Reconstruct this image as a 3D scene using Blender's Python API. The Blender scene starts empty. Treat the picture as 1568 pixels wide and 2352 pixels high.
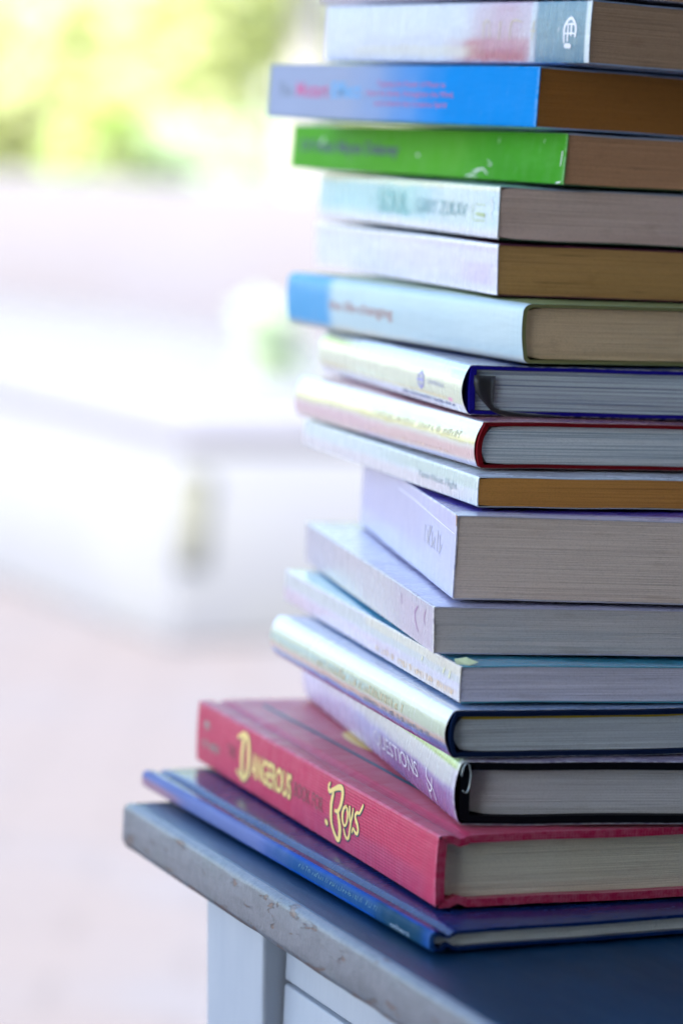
import bpy, bmesh, math, random
from mathutils import Vector, Matrix, noise
R = math.radians
S = bpy.context.scene
C = S.collection
CM = 0.01

# ------------------------------------------------------------------ camera
CAM_H, F_PX, PITCH, ROLL = 23.306*CM, 6804.0, 0.116155, 0.052518
cam_d = bpy.data.cameras.new('camera')
cam = bpy.data.objects.new('camera', cam_d); C.objects.link(cam)
S.camera = cam
cam_d.sensor_fit = 'VERTICAL'; cam_d.sensor_height = 36.0; cam_d.sensor_width = 24.0
cam_d.lens = F_PX/2352.0*36.0
cam_d.clip_start = 0.02; cam_d.clip_end = 500
cam_d.dof.use_dof = True
cam_d.dof.focus_distance = 0.955
cam_d.dof.aperture_fstop = 5.6
cam_d.dof.aperture_blades = 9
_up = Vector((0, math.sin(PITCH), math.cos(PITCH))); _rt = Vector((1, 0, 0)); _fw = Vector((0, math.cos(PITCH), -math.sin(PITCH)))
cr = math.cos(ROLL)*_rt + math.sin(ROLL)*_up
cu = -math.sin(ROLL)*_rt + math.cos(ROLL)*_up
cam.matrix_world = Matrix(((cr.x, cu.x, -_fw.x, 0), (cr.y, cu.y, -_fw.y, 0), (cr.z, cu.z, -_fw.z, CAM_H), (0, 0, 0, 1)))

# ------------------------------------------------------------------ light
SUN_EL, SUN_AZ = R(50), R(-158)          # azimuth measured from +Y towards +X
W = bpy.data.worlds.new('World'); S.world = W; W.use_nodes = True
wn = W.node_tree.nodes; bg = wn['Background']
sky = wn.new('ShaderNodeTexSky'); sky.sky_type = 'NISHITA'; sky.sun_disc = False
sky.sun_elevation = SUN_EL; sky.sun_rotation = SUN_AZ
sky.air_density = 1.0; sky.dust_density = 1.5; sky.ozone_density = 1.2
W.node_tree.links.new(sky.outputs[0], bg.inputs[0]); bg.inputs[1].default_value = 0.15
sl = bpy.data.lights.new('sun', 'SUN'); sl.energy = 5.0; sl.angle = R(0.6); sl.color = (1.0, 0.98, 0.95)
sun = bpy.data.objects.new('sun', sl); C.objects.link(sun)
sd = Vector((math.sin(SUN_AZ)*math.cos(SUN_EL), math.cos(SUN_AZ)*math.cos(SUN_EL), math.sin(SUN_EL)))
sun.rotation_euler = sd.to_track_quat('Z', 'Y').to_euler()
S.view_settings.view_transform = 'Standard'; S.view_settings.look = 'None'
S.view_settings.exposure = 2.32; S.view_settings.gamma = 1.0
S.cycles.use_denoising = True
S.cycles.max_bounces = 8; S.cycles.diffuse_bounces = 5; S.cycles.glossy_bounces = 4
S.cycles.sample_clamp_indirect = 4.0
S.render.film_transparent = False

# ------------------------------------------------------------------ material helper
class NM:
    def __init__(s, name, rough=0.5, spec=0.5, coat=0.0, coat_rough=0.1, metal=0.0, sheen=0.0):
        s.m = bpy.data.materials.new(name); s.m.use_nodes = True
        s.nt = s.m.node_tree; s.n = s.nt.nodes; s.p = s.n['Principled BSDF']
        s.set('Roughness', rough); s.set('Specular IOR Level', spec); s.set('Coat Weight', coat)
        s.set('Coat Roughness', coat_rough); s.set('Metallic', metal); s.set('Sheen Weight', sheen)
        tc = s.n.new('ShaderNodeTexCoord'); s.co = tc.outputs['Object']
        sp = s.n.new('ShaderNodeSeparateXYZ'); s.l(s.co, sp.inputs[0]); s.x, s.y, s.z = sp.outputs
        s.h = None
    def set(s, k, v): s.p.inputs[k].default_value = v
    def l(s, a, b): s.nt.links.new(a, b)
    def inp(s, sock, v):
        if isinstance(v, bpy.types.NodeSocket): s.l(v, sock)
        else:
            if isinstance(v, (tuple, list)) and len(v) == 3 and sock.type == 'RGBA': v = (*v, 1)
            sock.default_value = v
    def math(s, op, a, b=0.0, clamp=False):
        n = s.n.new('ShaderNodeMath'); n.operation = op; n.use_clamp = clamp
        s.inp(n.inputs[0], a); s.inp(n.inputs[1], b); return n.outputs[0]
    def noise(s, scale, detail=3, rough=0.55, dist=0.0, off=(0, 0, 0)):
        mp = s.n.new('ShaderNodeMapping'); s.l(s.co, mp.inputs[0])
        mp.inputs['Scale'].default_value = scale if isinstance(scale, tuple) else (scale,)*3
        mp.inputs['Location'].default_value = off
        n = s.n.new('ShaderNodeTexNoise'); s.l(mp.outputs[0], n.inputs['Vector']); n.inputs['Scale'].default_value = 1
        n.inputs['Detail'].default_value = detail; n.inputs['Roughness'].default_value = rough; n.inputs['Distortion'].default_value = dist
        return n.outputs['Fac']
    def step(s, v, a, b, t0=0.0, t1=1.0):
        n = s.n.new('ShaderNodeMapRange'); n.interpolation_type = 'SMOOTHSTEP'
        s.inp(n.inputs[0], v); s.inp(n.inputs[1], a); s.inp(n.inputs[2], b); s.inp(n.inputs[3], t0); s.inp(n.inputs[4], t1)
        return n.outputs[0]
    def band(s, v, a, b, soft):
        return s.math('MULTIPLY', s.step(v, a-soft, a+soft), s.math('SUBTRACT', 1.0, s.step(v, b-soft, b+soft)))
    def mix(s, f, a, b, mode='MIX'):
        n = s.n.new('ShaderNodeMix'); n.data_type = 'RGBA'; n.blend_type = mode
        s.inp(n.inputs[0], f); s.inp(n.inputs[6], a); s.inp(n.inputs[7], b); return n.outputs[2]
    def color(s, c): s.inp(s.p.inputs['Base Color'], c)
    def bump(s, h, dist, strength=1.0):
        n = s.n.new('ShaderNodeBump'); n.inputs['Strength'].default_value = strength; n.inputs['Distance'].default_value = dist
        s.inp(n.inputs['Height'], h)
        if s.h is not None: s.l(s.h, n.inputs['Normal'])
        s.h = n.outputs[0]; s.l(s.h, s.p.inputs['Normal'])

def c8(r, g, b):
    f = lambda v: ((v/255+.055)/1.055)**2.4 if v > 10 else v/255/12.92
    return (f(r), f(g), f(b))

def page_mat(name, col, streak=0.5, raw=None, lines=0.0, line_col=(.25, .32, .38), gap_shade=0.4, seed=0.0):
    m = NM(name, rough=0.85, spec=0.15)
    col = raw or tuple(min(.85, c*k) for c, k in zip(col, (1.62, 1.42, 1.12) if col[0] > col[2]*1.12 else (1.30, 1.38, 1.45))); gap_shade = max(gap_shade, .3)
    a = m.noise((14, 14, 2200), 3, .6, 0, (seed, seed, seed))
    b = m.noise((5, 5, 700), 2, .5, 0, (seed+3, 1, seed))
    sp = m.noise(260, 4, .7, 0, (seed, 4, 1))
    base = m.mix(m.math('MULTIPLY', m.step(a, .35, .7), .45*streak), col, tuple(c*.55 for c in col))
    base = m.mix(m.math('MULTIPLY', m.step(b, .42, .66), .3*streak), base, tuple(min(1, c*1.22) for c in col))
    base = m.mix(m.math('MULTIPLY', m.step(m.noise(24, 3, .6, 0, (seed, 0, 9)), .5, .72), .22), base, tuple(c*f for c, f in zip(col, (.86, .8, .7))))
    base = m.mix(m.math('MULTIPLY', m.step(sp, .64, .74), .35), base, tuple(c*.55 for c in col))
    base = m.mix(m.math('MULTIPLY', m.step(m.noise((1500, 1500, 2600), 2, .6, 0, (seed, 8, 2)), .48, .66), .28), base, tuple(c*.6 for c in col))
    base = m.mix(m.math('MULTIPLY', m.step(m.noise((45, 45, 160), 4, .65, .6, (seed, 5, 7)), .60, .70), .3), base, tuple(c*f for c, f in zip(col, (.62, .56, .5))))
    if lines:
        g = m.noise((3, 3, 1100), 4, .8, 0, (seed, 2, 5))
        base = m.mix(m.math('MULTIPLY', m.step(g, .47, .56), lines), base, line_col)
    if gap_shade:
        g = m.noise((22, 22, 1300), 2, .5, 0, (seed+7, 2, 1))  # dark streaks: shade between the leaves put into the colour
        base = m.mix(m.math('MULTIPLY', m.step(g, .65, .71), gap_shade), base, tuple(c*.2 for c in col))
    m.color(base)
    m.bump(a, 0.0004, 1.0); m.bump(b, 0.0007, .8)
    return m.m

def print_mat(name, base, L, T, layers=(), rough=.3, coat=.35, streak=.4, blotch=.25, weave=0.0, wear=.3, worn=(.75, .75, .78), board=None, spec=.5, edge_wear=.6):
    """printed cover stock; y/L: 0 = near end of the spine, 1 = far end; z/T: 0 bottom, 1 top"""
    m = NM(name, rough=rough, spec=spec, coat=coat, coat_rough=.16)
    blotch *= .55; base = (base[0]*.95, base[1]*1.0, min(.9, base[2]*1.04))
    yy = m.math('DIVIDE', m.y, L); zz = m.math('DIVIDE', m.z, T)
    wob = m.math('MULTIPLY', m.math('SUBTRACT', m.noise(60, 3, .6), .5), .12)
    big = m.noise((35, 16, 60), 4, .6)
    col = m.mix(m.math('MULTIPLY', m.step(big, .4, .68), blotch), base, tuple(c*.55 for c in base))
    col = m.mix(m.math('MULTIPLY', m.step(m.noise((30, 25, 90), 3, .6, 0, (5, 5, 5)), .45, .7), blotch), col, tuple(min(1, c*1.3+.08) for c in base))
    for (y0, y1, z0, z1, soft, lc, amt) in layers:
        yv = m.math('ADD', yy, wob) if soft >= .04 else yy
        zv = m.math('ADD', zz, wob) if soft >= .04 else zz
        k = m.math('MULTIPLY', m.band(yv, y0, y1, soft), m.band(zv, z0, z1, max(soft, .02)))
        col = m.mix(m.math('MULTIPLY', k, amt), col, lc)
    if board is not None:
        col = m.mix(m.step(m.x, .0012, .0022), col, board)
    st = m.noise((60, 1500, 40), 3, .6)
    fine = m.noise(900, 2, .6)
    # scuffs: fine pale scratches across the spine and rubbed edges
    sc = m.math('MULTIPLY', m.step(m.noise((80, 1300, 110), 2, .6, 0, (9, 1, 2)), .62, .72), m.step(m.noise((30, 40, 90), 3, .6, 0, (1, 7, 2)), .45, .65))
    col = m.mix(m.math('MULTIPLY', sc, wear), col, worn)
    ed = m.math('ADD', m.math('SUBTRACT', 1.0, m.step(zz, .01, .07)), m.step(zz, .93, .99), clamp=True)
    ed = m.math('MULTIPLY', ed, m.step(m.noise((100, 220, 100), 3, .7, 0, (3, 3, 3)), .42, .62))
    ed = m.math('MULTIPLY', ed, m.math('SUBTRACT', 1.0, m.step(m.x, .001, .003)))
    col = m.mix(m.math('MULTIPLY', ed, edge_wear), col, worn)
    en = m.math('MULTIPLY', m.math('SUBTRACT', 1.0, m.step(m.y, .0006, .0022)), m.step(m.noise(300, 3, .7, 0, (6, 3, 3)), .38, .6))
    col = m.mix(m.math('MULTIPLY', en, edge_wear), col, worn)
    m.color(col)
    m.inp(m.p.inputs['Roughness'], m.math('ADD', rough-.08, m.math('MULTIPLY', m.step(m.noise((50, 200, 60), 4, .7, 0, (2, 8, 8)), .3, .75), .2)))
    if streak: m.bump(st, 0.0005*streak, .8)
    m.bump(m.noise((50, 30, 130), 3, .5), 0.0016, .35)
    m.bump(fine, 0.00006, .5)
    if weave:
        wv = m.n.new('ShaderNodeTexWave'); wv.wave_type = 'BANDS'; wv.bands_direction = 'Y'; wv.inputs['Scale'].default_value = 260; wv.inputs['Distortion'].default_value = .8; wv.inputs['Detail'].default_value = 2
        m.l(m.co, wv.inputs[0])
        w2 = m.n.new('ShaderNodeTexWave'); w2.wave_type = 'BANDS'; w2.bands_direction = 'Z'; w2.inputs['Scale'].default_value = 300; w2.inputs['Distortion'].default_value = .8; w2.inputs['Detail'].default_value = 2
        m.l(m.co, w2.inputs[0])
        w3 = m.n.new('ShaderNodeTexWave'); w3.wave_type = 'BANDS'; w3.bands_direction = 'X'; w3.inputs['Scale'].default_value = 300; w3.inputs['Distortion'].default_value = .8
        m.l(m.co, w3.inputs[0])
        m.bump(m.math('ADD', m.math('ADD', wv.outputs['Fac'], w2.outputs['Fac']), w3.outputs['Fac']), 0.0004*weave, .8)
    return m.m

def plain(name, col, rough=.6, spec=.4, coat=0, bump=0.0, metal=0.0, var=.15):
    m = NM(name, rough=rough, spec=spec, coat=coat, metal=metal)
    m.color(m.mix(m.math('MULTIPLY', m.step(m.noise(90, 4, .6), .4, .7), var), col, tuple(c*.5 for c in col)))
    if bump: m.bump(m.noise(700, 3, .6), bump, .8)
    return m.m

# ------------------------------------------------------------------ object helpers
def link(name, verts, faces, mat, parent=None, smooth=False):
    me = bpy.data.meshes.new(name); me.from_pydata([tuple(v) for v in verts], [], faces); me.update()
    bm = bmesh.new(); bm.from_mesh(me); bmesh.ops.recalc_face_normals(bm, faces=bm.faces); bm.to_mesh(me); bm.free()
    if smooth: me.polygons.foreach_set('use_smooth', [True]*len(me.polygons))
    if mat: me.materials.append(mat)
    o = bpy.data.objects.new(name, me); C.objects.link(o)
    if parent: o.parent = parent
    return o
def sharp(o, ang=40):
    me = o.data; bm = bmesh.new(); bm.from_mesh(me)
    for e in bm.edges:
        e.smooth = not (len(e.link_faces) == 2 and e.calc_face_angle(0) > R(ang))
    for f in bm.faces: f.smooth = True
    bm.to_mesh(me); bm.free(); return o
def tag(o, label, cat, group=None, kind=None):
    if label: o['label'] = label
    if cat: o['category'] = cat
    if group: o['group'] = group
    if kind: o['kind'] = kind
    return o
def empty(name, M):
    o = bpy.data.objects.new(name, None); C.objects.link(o); o.matrix_world = M; o.empty_display_size = .02
    return o
def box(name, x0, x1, y0, y1, z0, z1, mat, parent=None, bev=0.0, seg=2):
    bm = bmesh.new(); bmesh.ops.create_cube(bm, size=1)
    for v in bm.verts: v.co = Vector(((v.co.x+.5)*(x1-x0)+x0, (v.co.y+.5)*(y1-y0)+y0, (v.co.z+.5)*(z1-z0)+z0))
    if bev: bmesh.ops.bevel(bm, geom=bm.edges[:], offset=bev, segments=seg, profile=.5, affect='EDGES')
    me = bpy.data.meshes.new(name); bm.to_mesh(me); bm.free()
    me.materials.append(mat); o = bpy.data.objects.new(name, me); C.objects.link(o)
    if parent: o.parent = parent
    return sharp(o, 50) if bev else o

# ------------------------------------------------------------------ books
# near bottom corner of the spine (cm), yaw deg, thickness, length, slope along spine, slope along pages (fitted to the stack)
FIT = {
16: ((3.339, 86.585, 0.02), 25.45, .75, 23.6, 0, 0),
15: ((3.499, 88.876, 0.80), 22.13, 2.40, 22.4, -.0012, -.0010),
14: ((4.168, 90.141, 3.215), 13.78, 2.04, 21.3, -.0012, .0006),
13: ((3.865, 90.188, 5.27), 18.61, 1.54, 18.6, -.0004, .0028),
12: ((3.958, 90.972, 6.83), 16.48, 1.29, 20.9, -.0001, .0040),
11: ((3.1, 92.32, 8.13), 12.15, 1.63, 20.9, -.0004, .0046),
10: ((3.66, 93.069, 9.78), 8.86, 2.82, 18.9, -.0010, .0052),
9: ((4.338, 94.282, 12.615), 17.51, 1.11, 19.6, -.0018, .0049),
8: ((4.453, 95.799, 13.74), 19.68, 1.60, 18.5, -.0024, .0045),
7: ((4.016, 97.311, 15.355), 15.77, 1.72, 18.1, -.0026, .0043),
6: ((5.726, 97.749, 17.095), 24.54, 2.07, 19.7, -.0009, .0035),
5: ((4.828, 100.208, 19.18), 17.38, 1.86, 21.5, .0010, .0026),
4: ((4.751, 100.596, 21.055), 16.73, 1.92, 22.0, .0029, .0004),
3: ((6.917, 100.832, 22.985), 25.13, 1.87, 22.8, .0035, -.0018),
2: ((5.84, 100.547, 24.862), 30.42, 2.17, 18.8, .0070, -.0034),
1: ((7.396, 99.484, 27.04), 29.82, 2.22, 18.0, .0090, -.0040),
0: ((6.9, 99.6, 29.30), 25.5, 1.9, 20.2, .0090, -.0040),
}

def book_matrix(k):
    (x, y, z), yaw, t, L, ts, tr = FIT[k]
    a = R(yaw)
    X = Vector((math.cos(a), math.sin(a), tr)).normalized()
    Y = Vector((-math.sin(a), math.cos(a), ts)); Y = (Y-X*Y.dot(X)).normalized(); Z = X.cross(Y)
    return Matrix(((X.x, Y.x, Z.x, x*CM), (X.y, Y.y, Z.y, y*CM), (X.z, Y.z, Z.z, z*CM), (0, 0, 0, 1)))

class Book:
    def __init__(b, k, name, label, width=14.0, bulge=0.0, skew=0.0, rc=.08, bt=.035, st=.035, over=.0, groove=0.0, groove_x=.9, groove_w=.16,
                 gap=0.0, page_round=0.0, warp=.02, power=2.0, inset=.03, group='books piled on the side table'):
        b.k = k; b.t = FIT[k][2]*CM; b.L = FIT[k][3]*CM; b.W = width*CM
        b.bulge, b.skew, b.rc, b.bt, b.st, b.over = bulge*CM, skew*CM, rc*CM, bt*CM, st*CM, over*CM
        b.groove, b.gx, b.gap, b.pr, b.warp, b.power, b.inset = groove*CM, groove_x*CM, gap*CM, page_round*CM, warp*1.3*CM, power, inset*CM
        b.gw = groove_w*CM
        b.root = empty(name, book_matrix(k)); tag(b.root, label, 'book', group)
    def sx(b, z):                        # outer face of the spine at height z
        u = max(0.0, min(1.0, z/b.t)); q = abs(2*u-1)
        return -b.bulge*(1-q**b.power) - b.skew*(u-.5)
    def dfm(b, p, amt=1.0):              # slight waviness shared by every part of one book
        x, y, z = p; s = b.k*3.7
        f = min(1.0, max(0.0, x/.02))
        dz = b.warp*amt*noise.noise(Vector((x*28, y*22, s)))*(f*.8+.2)
        dx = b.warp*.5*noise.noise(Vector((s, y*25, z*30)))
        pf = max(math.exp(-max(0, y)/.012), math.exp(-max(0, x)/.009), math.exp(-max(0, b.L-y)/.012))
        z = b.t/2+(z-b.t/2)*(1-2*.0007/b.t*pf)      # the edges of a book are pressed a little thinner than its middle
        fy = b.warp*.5*noise.noise(Vector((x*20, s+9, z*40)))*max(0, 1-y/.03)
        return Vector((x+dx, y+fy, z+dz))
    def outline(b, off=0.0, bulge=None, skew=None, W=None, nsp=14):
        """outer polyline of the cover in (x,z) from the top fore edge round the spine to the bottom fore edge, with normals"""
        if bulge is not None: ob, b.bulge = b.bulge, bulge*CM
        W = W or b.W; t = b.t; rc = min(b.rc, t*.45)
        top = []
        n = 46
        for i in range(n):
            x = rc + (W-rc)*(1-i/(n-1))**2.6
            g = b.groove*math.exp(-((x-b.gx)/b.gw)**2) if b.groove else 0
            top.append((x, t-g))
        sp = []
        for i in range(1, 5):            # rounded shoulder
            a = math.pi/2*i/5
            sp.append((rc-rc*math.sin(a)+b.sx(t-rc)*(i/5.0)**1.2, t-rc+rc*math.cos(a)))
        for i in range(nsp+1):
            z = (t-rc) + (2*rc-t)*i/nsp
            sp.append((b.sx(z), z))
        for i in range(4, 0, -1):
            a = math.pi/2*i/5
            sp.append((rc-rc*math.sin(a)+b.sx(rc)*(i/5.0)**1.2, rc-rc*math.cos(a)))
        bot = [(x, t-z) for x, z in reversed(top)]
        pts = top+sp+bot; i0, i1 = len(top)-1, len(top)+len(sp)
        nr = []
        for i in range(len(pts)):
            a = Vector(pts[max(0, i-1)]); c = Vector(pts[min(len(pts)-1, i+1)]); d = (c-a).normalized()
            nr.append(Vector((d.y, -d.x)))   # outward: top -> +z, spine -> -x
        if off: pts = [(p[0]+n_.x*off, p[1]+n_.y*off) for p, n_ in zip(pts, nr)]
        if bulge is not None: b.bulge = ob
        return pts, nr, i0, i1
    def shell(b, name, pts, nr, thick, y0, y1, mat, ny=44, close=(True, True), parent=None):
        n = len(pts); inner = [(p[0]-q.x*h, p[1]-q.y*h) for p, q, h in zip(pts, nr, thick)]
        V = []; F = []
        for j in range(ny+1):
            f = j/ny; f = f*f*(3-2*f)*.5+f*.5
            y = y0+(y1-y0)*f
            for p in pts: V.append(b.dfm((p[0], y, p[1])))
            for p in inner: V.append(b.dfm((p[0], y, p[1])))
        r = 2*n
        for j in range(ny):
            for i in range(n-1):
                F.append((j*r+i, j*r+i+1, (j+1)*r+i+1, (j+1)*r+i))
                F.append((j*r+n+i, (j+1)*r+n+i, (j+1)*r+n+i+1, j*r+n+i+1))
            for side, i in ((0, 0), (1, n-1)):
                if close[side]: F.append((j*r+i, (j+1)*r+i, (j+1)*r+n+i, j*r+n+i))
        for j in (0, ny):
            for i in range(n-1): F.append((j*r+i, j*r+i+1, j*r+n+i+1, j*r+n+i))
        o = link(name, V, F, mat, parent or b.root)
        return sharp(o, 35)
    def cover(b, spine_mat, board_mat, spine_label=None, back_mat=None, y_ext=0.0):
        pts, nr, i0, i1 = b.outline()
        th = [b.bt if (i < i0 or i > i1) else b.st for i in range(len(pts))]
        th[i0] = th[i1] = (b.bt+b.st)/2
        y0, y1 = -b.over-y_ext, b.L+b.over
        y0 = 0; y1 = b.L
        b.front = b.shell('front_cover', pts[:i0+1], nr[:i0+1], th[:i0+1], y0, y1, board_mat, close=(True, False))
        b.spine = b.shell('spine', pts[i0:i1+1], nr[i0:i1+1], th[i0:i1+1], y0, y1, spine_mat, close=(False, False))
        b.back = b.shell('back_cover', pts[i1:], nr[i1:], th[i1:], y0, y1, back_mat or board_mat, close=(False, True))
        if spine_label: b.spine['label'] = spine_label
        return b
    def pages(b, mat, top_gap=.01):
        """block of leaves, a little inside the boards; bent lightly at top and bottom near the spine"""
        ov = b.over; z0, z1 = b.bt+top_gap*CM, b.t-b.bt-top_gap*CM
        nx, nz, ny = 40, 14, 10
        y0 = ov+b.inset; y1 = b.L-ov-b.inset; x1 = b.W-ov-b.inset
        V = []; F = []
        def P(i, j, y):
            u = i/nx; w = j/nz; z = z0+(z1-z0)*w
            xs = b.sx(z)+b.st+b.gap + b.pr*((2*w-1)**2)
            x = xs+(x1-xs)*u
            sq = 0.0
            if b.pr or b.rc > .0005:       # leaves pinch together near the back
                d = max(0.0, 1-(x-xs)/.008)
                sq = -(w-.5)*2*(min(.0012, b.rc*.9))*d*d
            yy = y+b.dfm_y(x, z, y)
            return b.dfm((x, yy, z+sq))
        for y in [y0+(y1-y0)*q/ny for q in range(ny+1)]:
            for j in range(nz+1):
                for i in range(nx+1): V.append(P(i, j, y))
        r = (nx+1); s = r*(nz+1)
        for j in range(nz):
            for i in range(nx):
                for q in (0, ny): F.append((q*s+j*r+i, q*s+j*r+i+1, q*s+(j+1)*r+i+1, q*s+(j+1)*r+i))
        for q in range(ny):
            for j in range(nz):
                for i in (0, nx): F.append((q*s+j*r+i, q*s+(j+1)*r+i, (q+1)*s+(j+1)*r+i, (q+1)*s+j*r+i))
            for i in range(nx):
                for j in (0, nz): F.append((q*s+j*r+i, q*s+j*r+i+1, (q+1)*s+j*r+i+1, (q+1)*s+j*r+i))
        o = link('page_block', V, F, mat, b.root); sharp(o, 40); return o
    def dfm_y(b, x, z, y):
        if y > .05: return 0
        return .00035*noise.noise(Vector((x*30, z*500, b.k*2.2)))+.0003*noise.noise(Vector((x*12, z*90, b.k)))
    def jacket(b, mat, off=.02, bulge=None, thick=.018, y0=-.0, y1=None, W=None, label=None, name='dust_jacket'):
        pts, nr, i0, i1 = b.outline(off*CM, bulge, W=W)
        b.jb = bulge if bulge is not None else b.bulge/CM; b.joff = off*CM
        o = b.shell(name, pts, nr, [thick*CM]*len(pts), y0*CM, b.L+(y1 or 0)*CM, mat, close=(True, True))
        if label: o['label'] = label
        b.jk = o; return o
    def surf(b, z, lift=.012):
        if hasattr(b, 'jk'):
            u = z/b.t; q = abs(2*u-1); return -b.jb*CM*(1-q**b.power)-b.skew*(u-.5)-b.joff-lift*CM
        return b.sx(z)-lift*CM
    def text(b, body, yf, yn, z0, z1, mat, parent, bold=0.0, shear=0.0, name='lettering', lift=.012, spacing=1.0):
        cu_ = bpy.data.curves.new('t', 'FONT'); cu_.body = body; cu_.size = 1; cu_.offset = bold; cu_.shear = shear
        cu_.space_character = spacing; cu_.resolution_u = 3
        to = bpy.data.objects.new('t', cu_); C.objects.link(to)
        dg = bpy.context.evaluated_depsgraph_get(); me = bpy.data.meshes.new_from_object(to.evaluated_get(dg))
        bpy.data.objects.remove(to)
        xs = [v.co.x for v in me.vertices]; ys = [v.co.y for v in me.vertices]
        a0, a1, c0, c1 = min(xs), max(xs), min(ys), max(ys)
        for v in me.vertices:
            y = (yf+(yn-yf)*(v.co.x-a0)/(a1-a0))*CM; z = (z0+(z1-z0)*(v.co.y-c0)/(c1-c0))*CM
            v.co = b.dfm((b.surf(z, lift), y, z))
        me.materials.append(mat); me.name = name
        o = bpy.data.objects.new(name, me); C.objects.link(o); o.parent = parent; return o
    def strokes(b, name, paths, mat, parent, lift=.012, caps=True, smooth=True):
        """ribbons on the spine; each path = list of (y,z,halfwidth) in cm"""
        V = []; F = []
        for path in paths:
            if len(path) > 2 and smooth:
                q = []
                P = [path[0]]+list(path)+[path[-1]]
                for i in range(1, len(P)-2):
                    for s_ in range(6):
                        t = s_/6; p0, p1, p2, p3 = P[i-1], P[i], P[i+1], P[i+2]
                        q.append(tuple(.5*((2*p1[d])+(-p0[d]+p2[d])*t+(2*p0[d]-5*p1[d]+4*p2[d]-p3[d])*t*t+(-p0[d]+3*p1[d]-3*p2[d]+p3[d])*t**3) for d in range(3)))
                q.append(path[-1]); path = q
            base = len(V)
            for i, (y, z, w) in enumerate(path):
                a = path[max(0, i-1)]; c = path[min(len(path)-1, i+1)]
                dy, dz = c[0]-a[0], c[1]-a[1]; ln = math.hypot(dy, dz) or 1
                ny_, nz_ = -dz/ln*w, dy/ln*w
                for sgn in (1, -1):
                    yy, zz = (y+ny_*sgn)*CM, (z+nz_*sgn)*CM
                    V.append(b.dfm((b.surf(zz, lift), yy, zz)))
            for i in range(len(path)-1):
                F.append((base+2*i, base+2*i+1, base+2*i+3, base+2*i+2))
            if caps:
                for y, z, w in (path[0], path[-1]):
                    k0 = len(V)
                    for a in range(8):
                        yy, zz = (y+w*math.cos(a*math.pi/4))*CM, (z+w*math.sin(a*math.pi/4))*CM
                        V.append(b.dfm((b.surf(zz, lift*1.25), yy, zz)))
                    F.append(tuple(range(k0, k0+8)))
        return link(name, V, F, mat, parent)
    def pieces(b, name, paths, mat, parent, **kw):
        for p in paths: b.strokes(name, [p], mat, parent, **kw)
    def page_patch(b, name, pts, mat, parent, thick=.0003, lift=.0003):
        """flat shape lying on the near page face, pts (x,z) cm"""
        V = [(x*CM, b.over+b.inset-lift-thick, z*CM) for x, z in pts]+[(x*CM, b.over+b.inset-lift, z*CM) for x, z in pts]
        n = len(pts); F = [tuple(range(n)), tuple(range(n, 2*n))]+[(i, (i+1) % n, n+(i+1) % n, n+i) for i in range(n)]
        return link(name, V, F, mat, parent)

def ticks(y0, y1, z0, z1, n, w, seed, lean=0.0):
    rnd = random.Random(seed); out = []
    for i in range(n):
        if rnd.random() < .18: continue
        y = y0+(y1-y0)*(i+rnd.random()*.5)/n; h = (z1-z0)*rnd.uniform(.55, 1)
        out.append([(y, z0, w), (y+lean+rnd.uniform(-.03, .03), z0+h, w)])
        if rnd.random() < .5: out.append([(y, z0+h*rnd.choice((0, .5, 1)), w), (y+(y1-y0)/n*.7, z0+h*rnd.choice((0, .5, 1)), w)])
    return out

# ---------- inks
ink_dark = plain('ink_dark', (.03, .07, .09), .5)
ink_teal = plain('ink_teal', (.10, .28, .30), .5)
ink_pink = plain('ink_pink', (.62, .12, .30), .5)
ink_blue = plain('ink_blue', (.12, .42, .75), .5)
ink_grey = plain('ink_grey', (.22, .26, .34), .5)
ink_red = plain('ink_red', (.45, .16, .12), .5)
ink_gold = plain('ink_gold', (.85, .62, .18), .38, spec=.6, coat=.2, var=.25)
ink_white = plain('ink_white', (.85, .84, .86), .4)
ink_violet = plain('ink_violet', (.30, .28, .62), .5)
ink_navy = plain('ink_navy', (.06, .09, .28), .5)
ink_brown = plain('ink_brown', (.22, .09, .09), .6)
paper_scar = plain('bare_paper_scar', (.85, .85, .8), .8)

# ---------- 16: thin glossy blue hardback at the bottom
b = Book(16, 'hardcover_book', 'thin glossy dark blue hardback lying directly on the table at the bottom of the pile', 17.5,
         bulge=.05, rc=.15, bt=.14, st=.17, over=.18, groove=.17, groove_x=.58, groove_w=.13, warp=.02, gap=.05)
LL, TT = b.L, b.t
sm = print_mat('blue_laminated_spine', (.001, .075, .38), LL, TT, [(.0, .16, .1, .9, .05, (.01, .05, .07), .9), (.15, .5, .3, .85, .06, (.02, .08, .16), .7),
               (.5, 1.1, .2, .95, .08, (.25, .26, .36), .55), (.86, 1.1, .0, .6, .06, (.45, .22, .20), .6)], rough=.5, coat=.0, streak=.35, wear=.35, worn=(.20, .34, .42), edge_wear=.1, spec=.06)
bmx = print_mat('blue_laminated_board', (.001, .02, .11), LL, TT, rough=.22, coat=.1, streak=0, wear=0, edge_wear=0, blotch=.1, spec=.3)
b.cover(sm, bmx); b.pages(page_mat('pages_teal_grey', (.42, .50, .50), raw=(.78, .84, .82), streak=.3, gap_shade=.1, seed=16))
b.text('others', 2.65, 1.35, .14, .36, plain('ink_pale_blue', (.35, .45, .55), .5), b.spine)
b.strokes('lettering', ticks(9.5, 3.4, .42, .62, 36, .012, 4, -.05), plain('ink_faded_teal', (.12, .28, .34), .5), b.spine)

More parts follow.
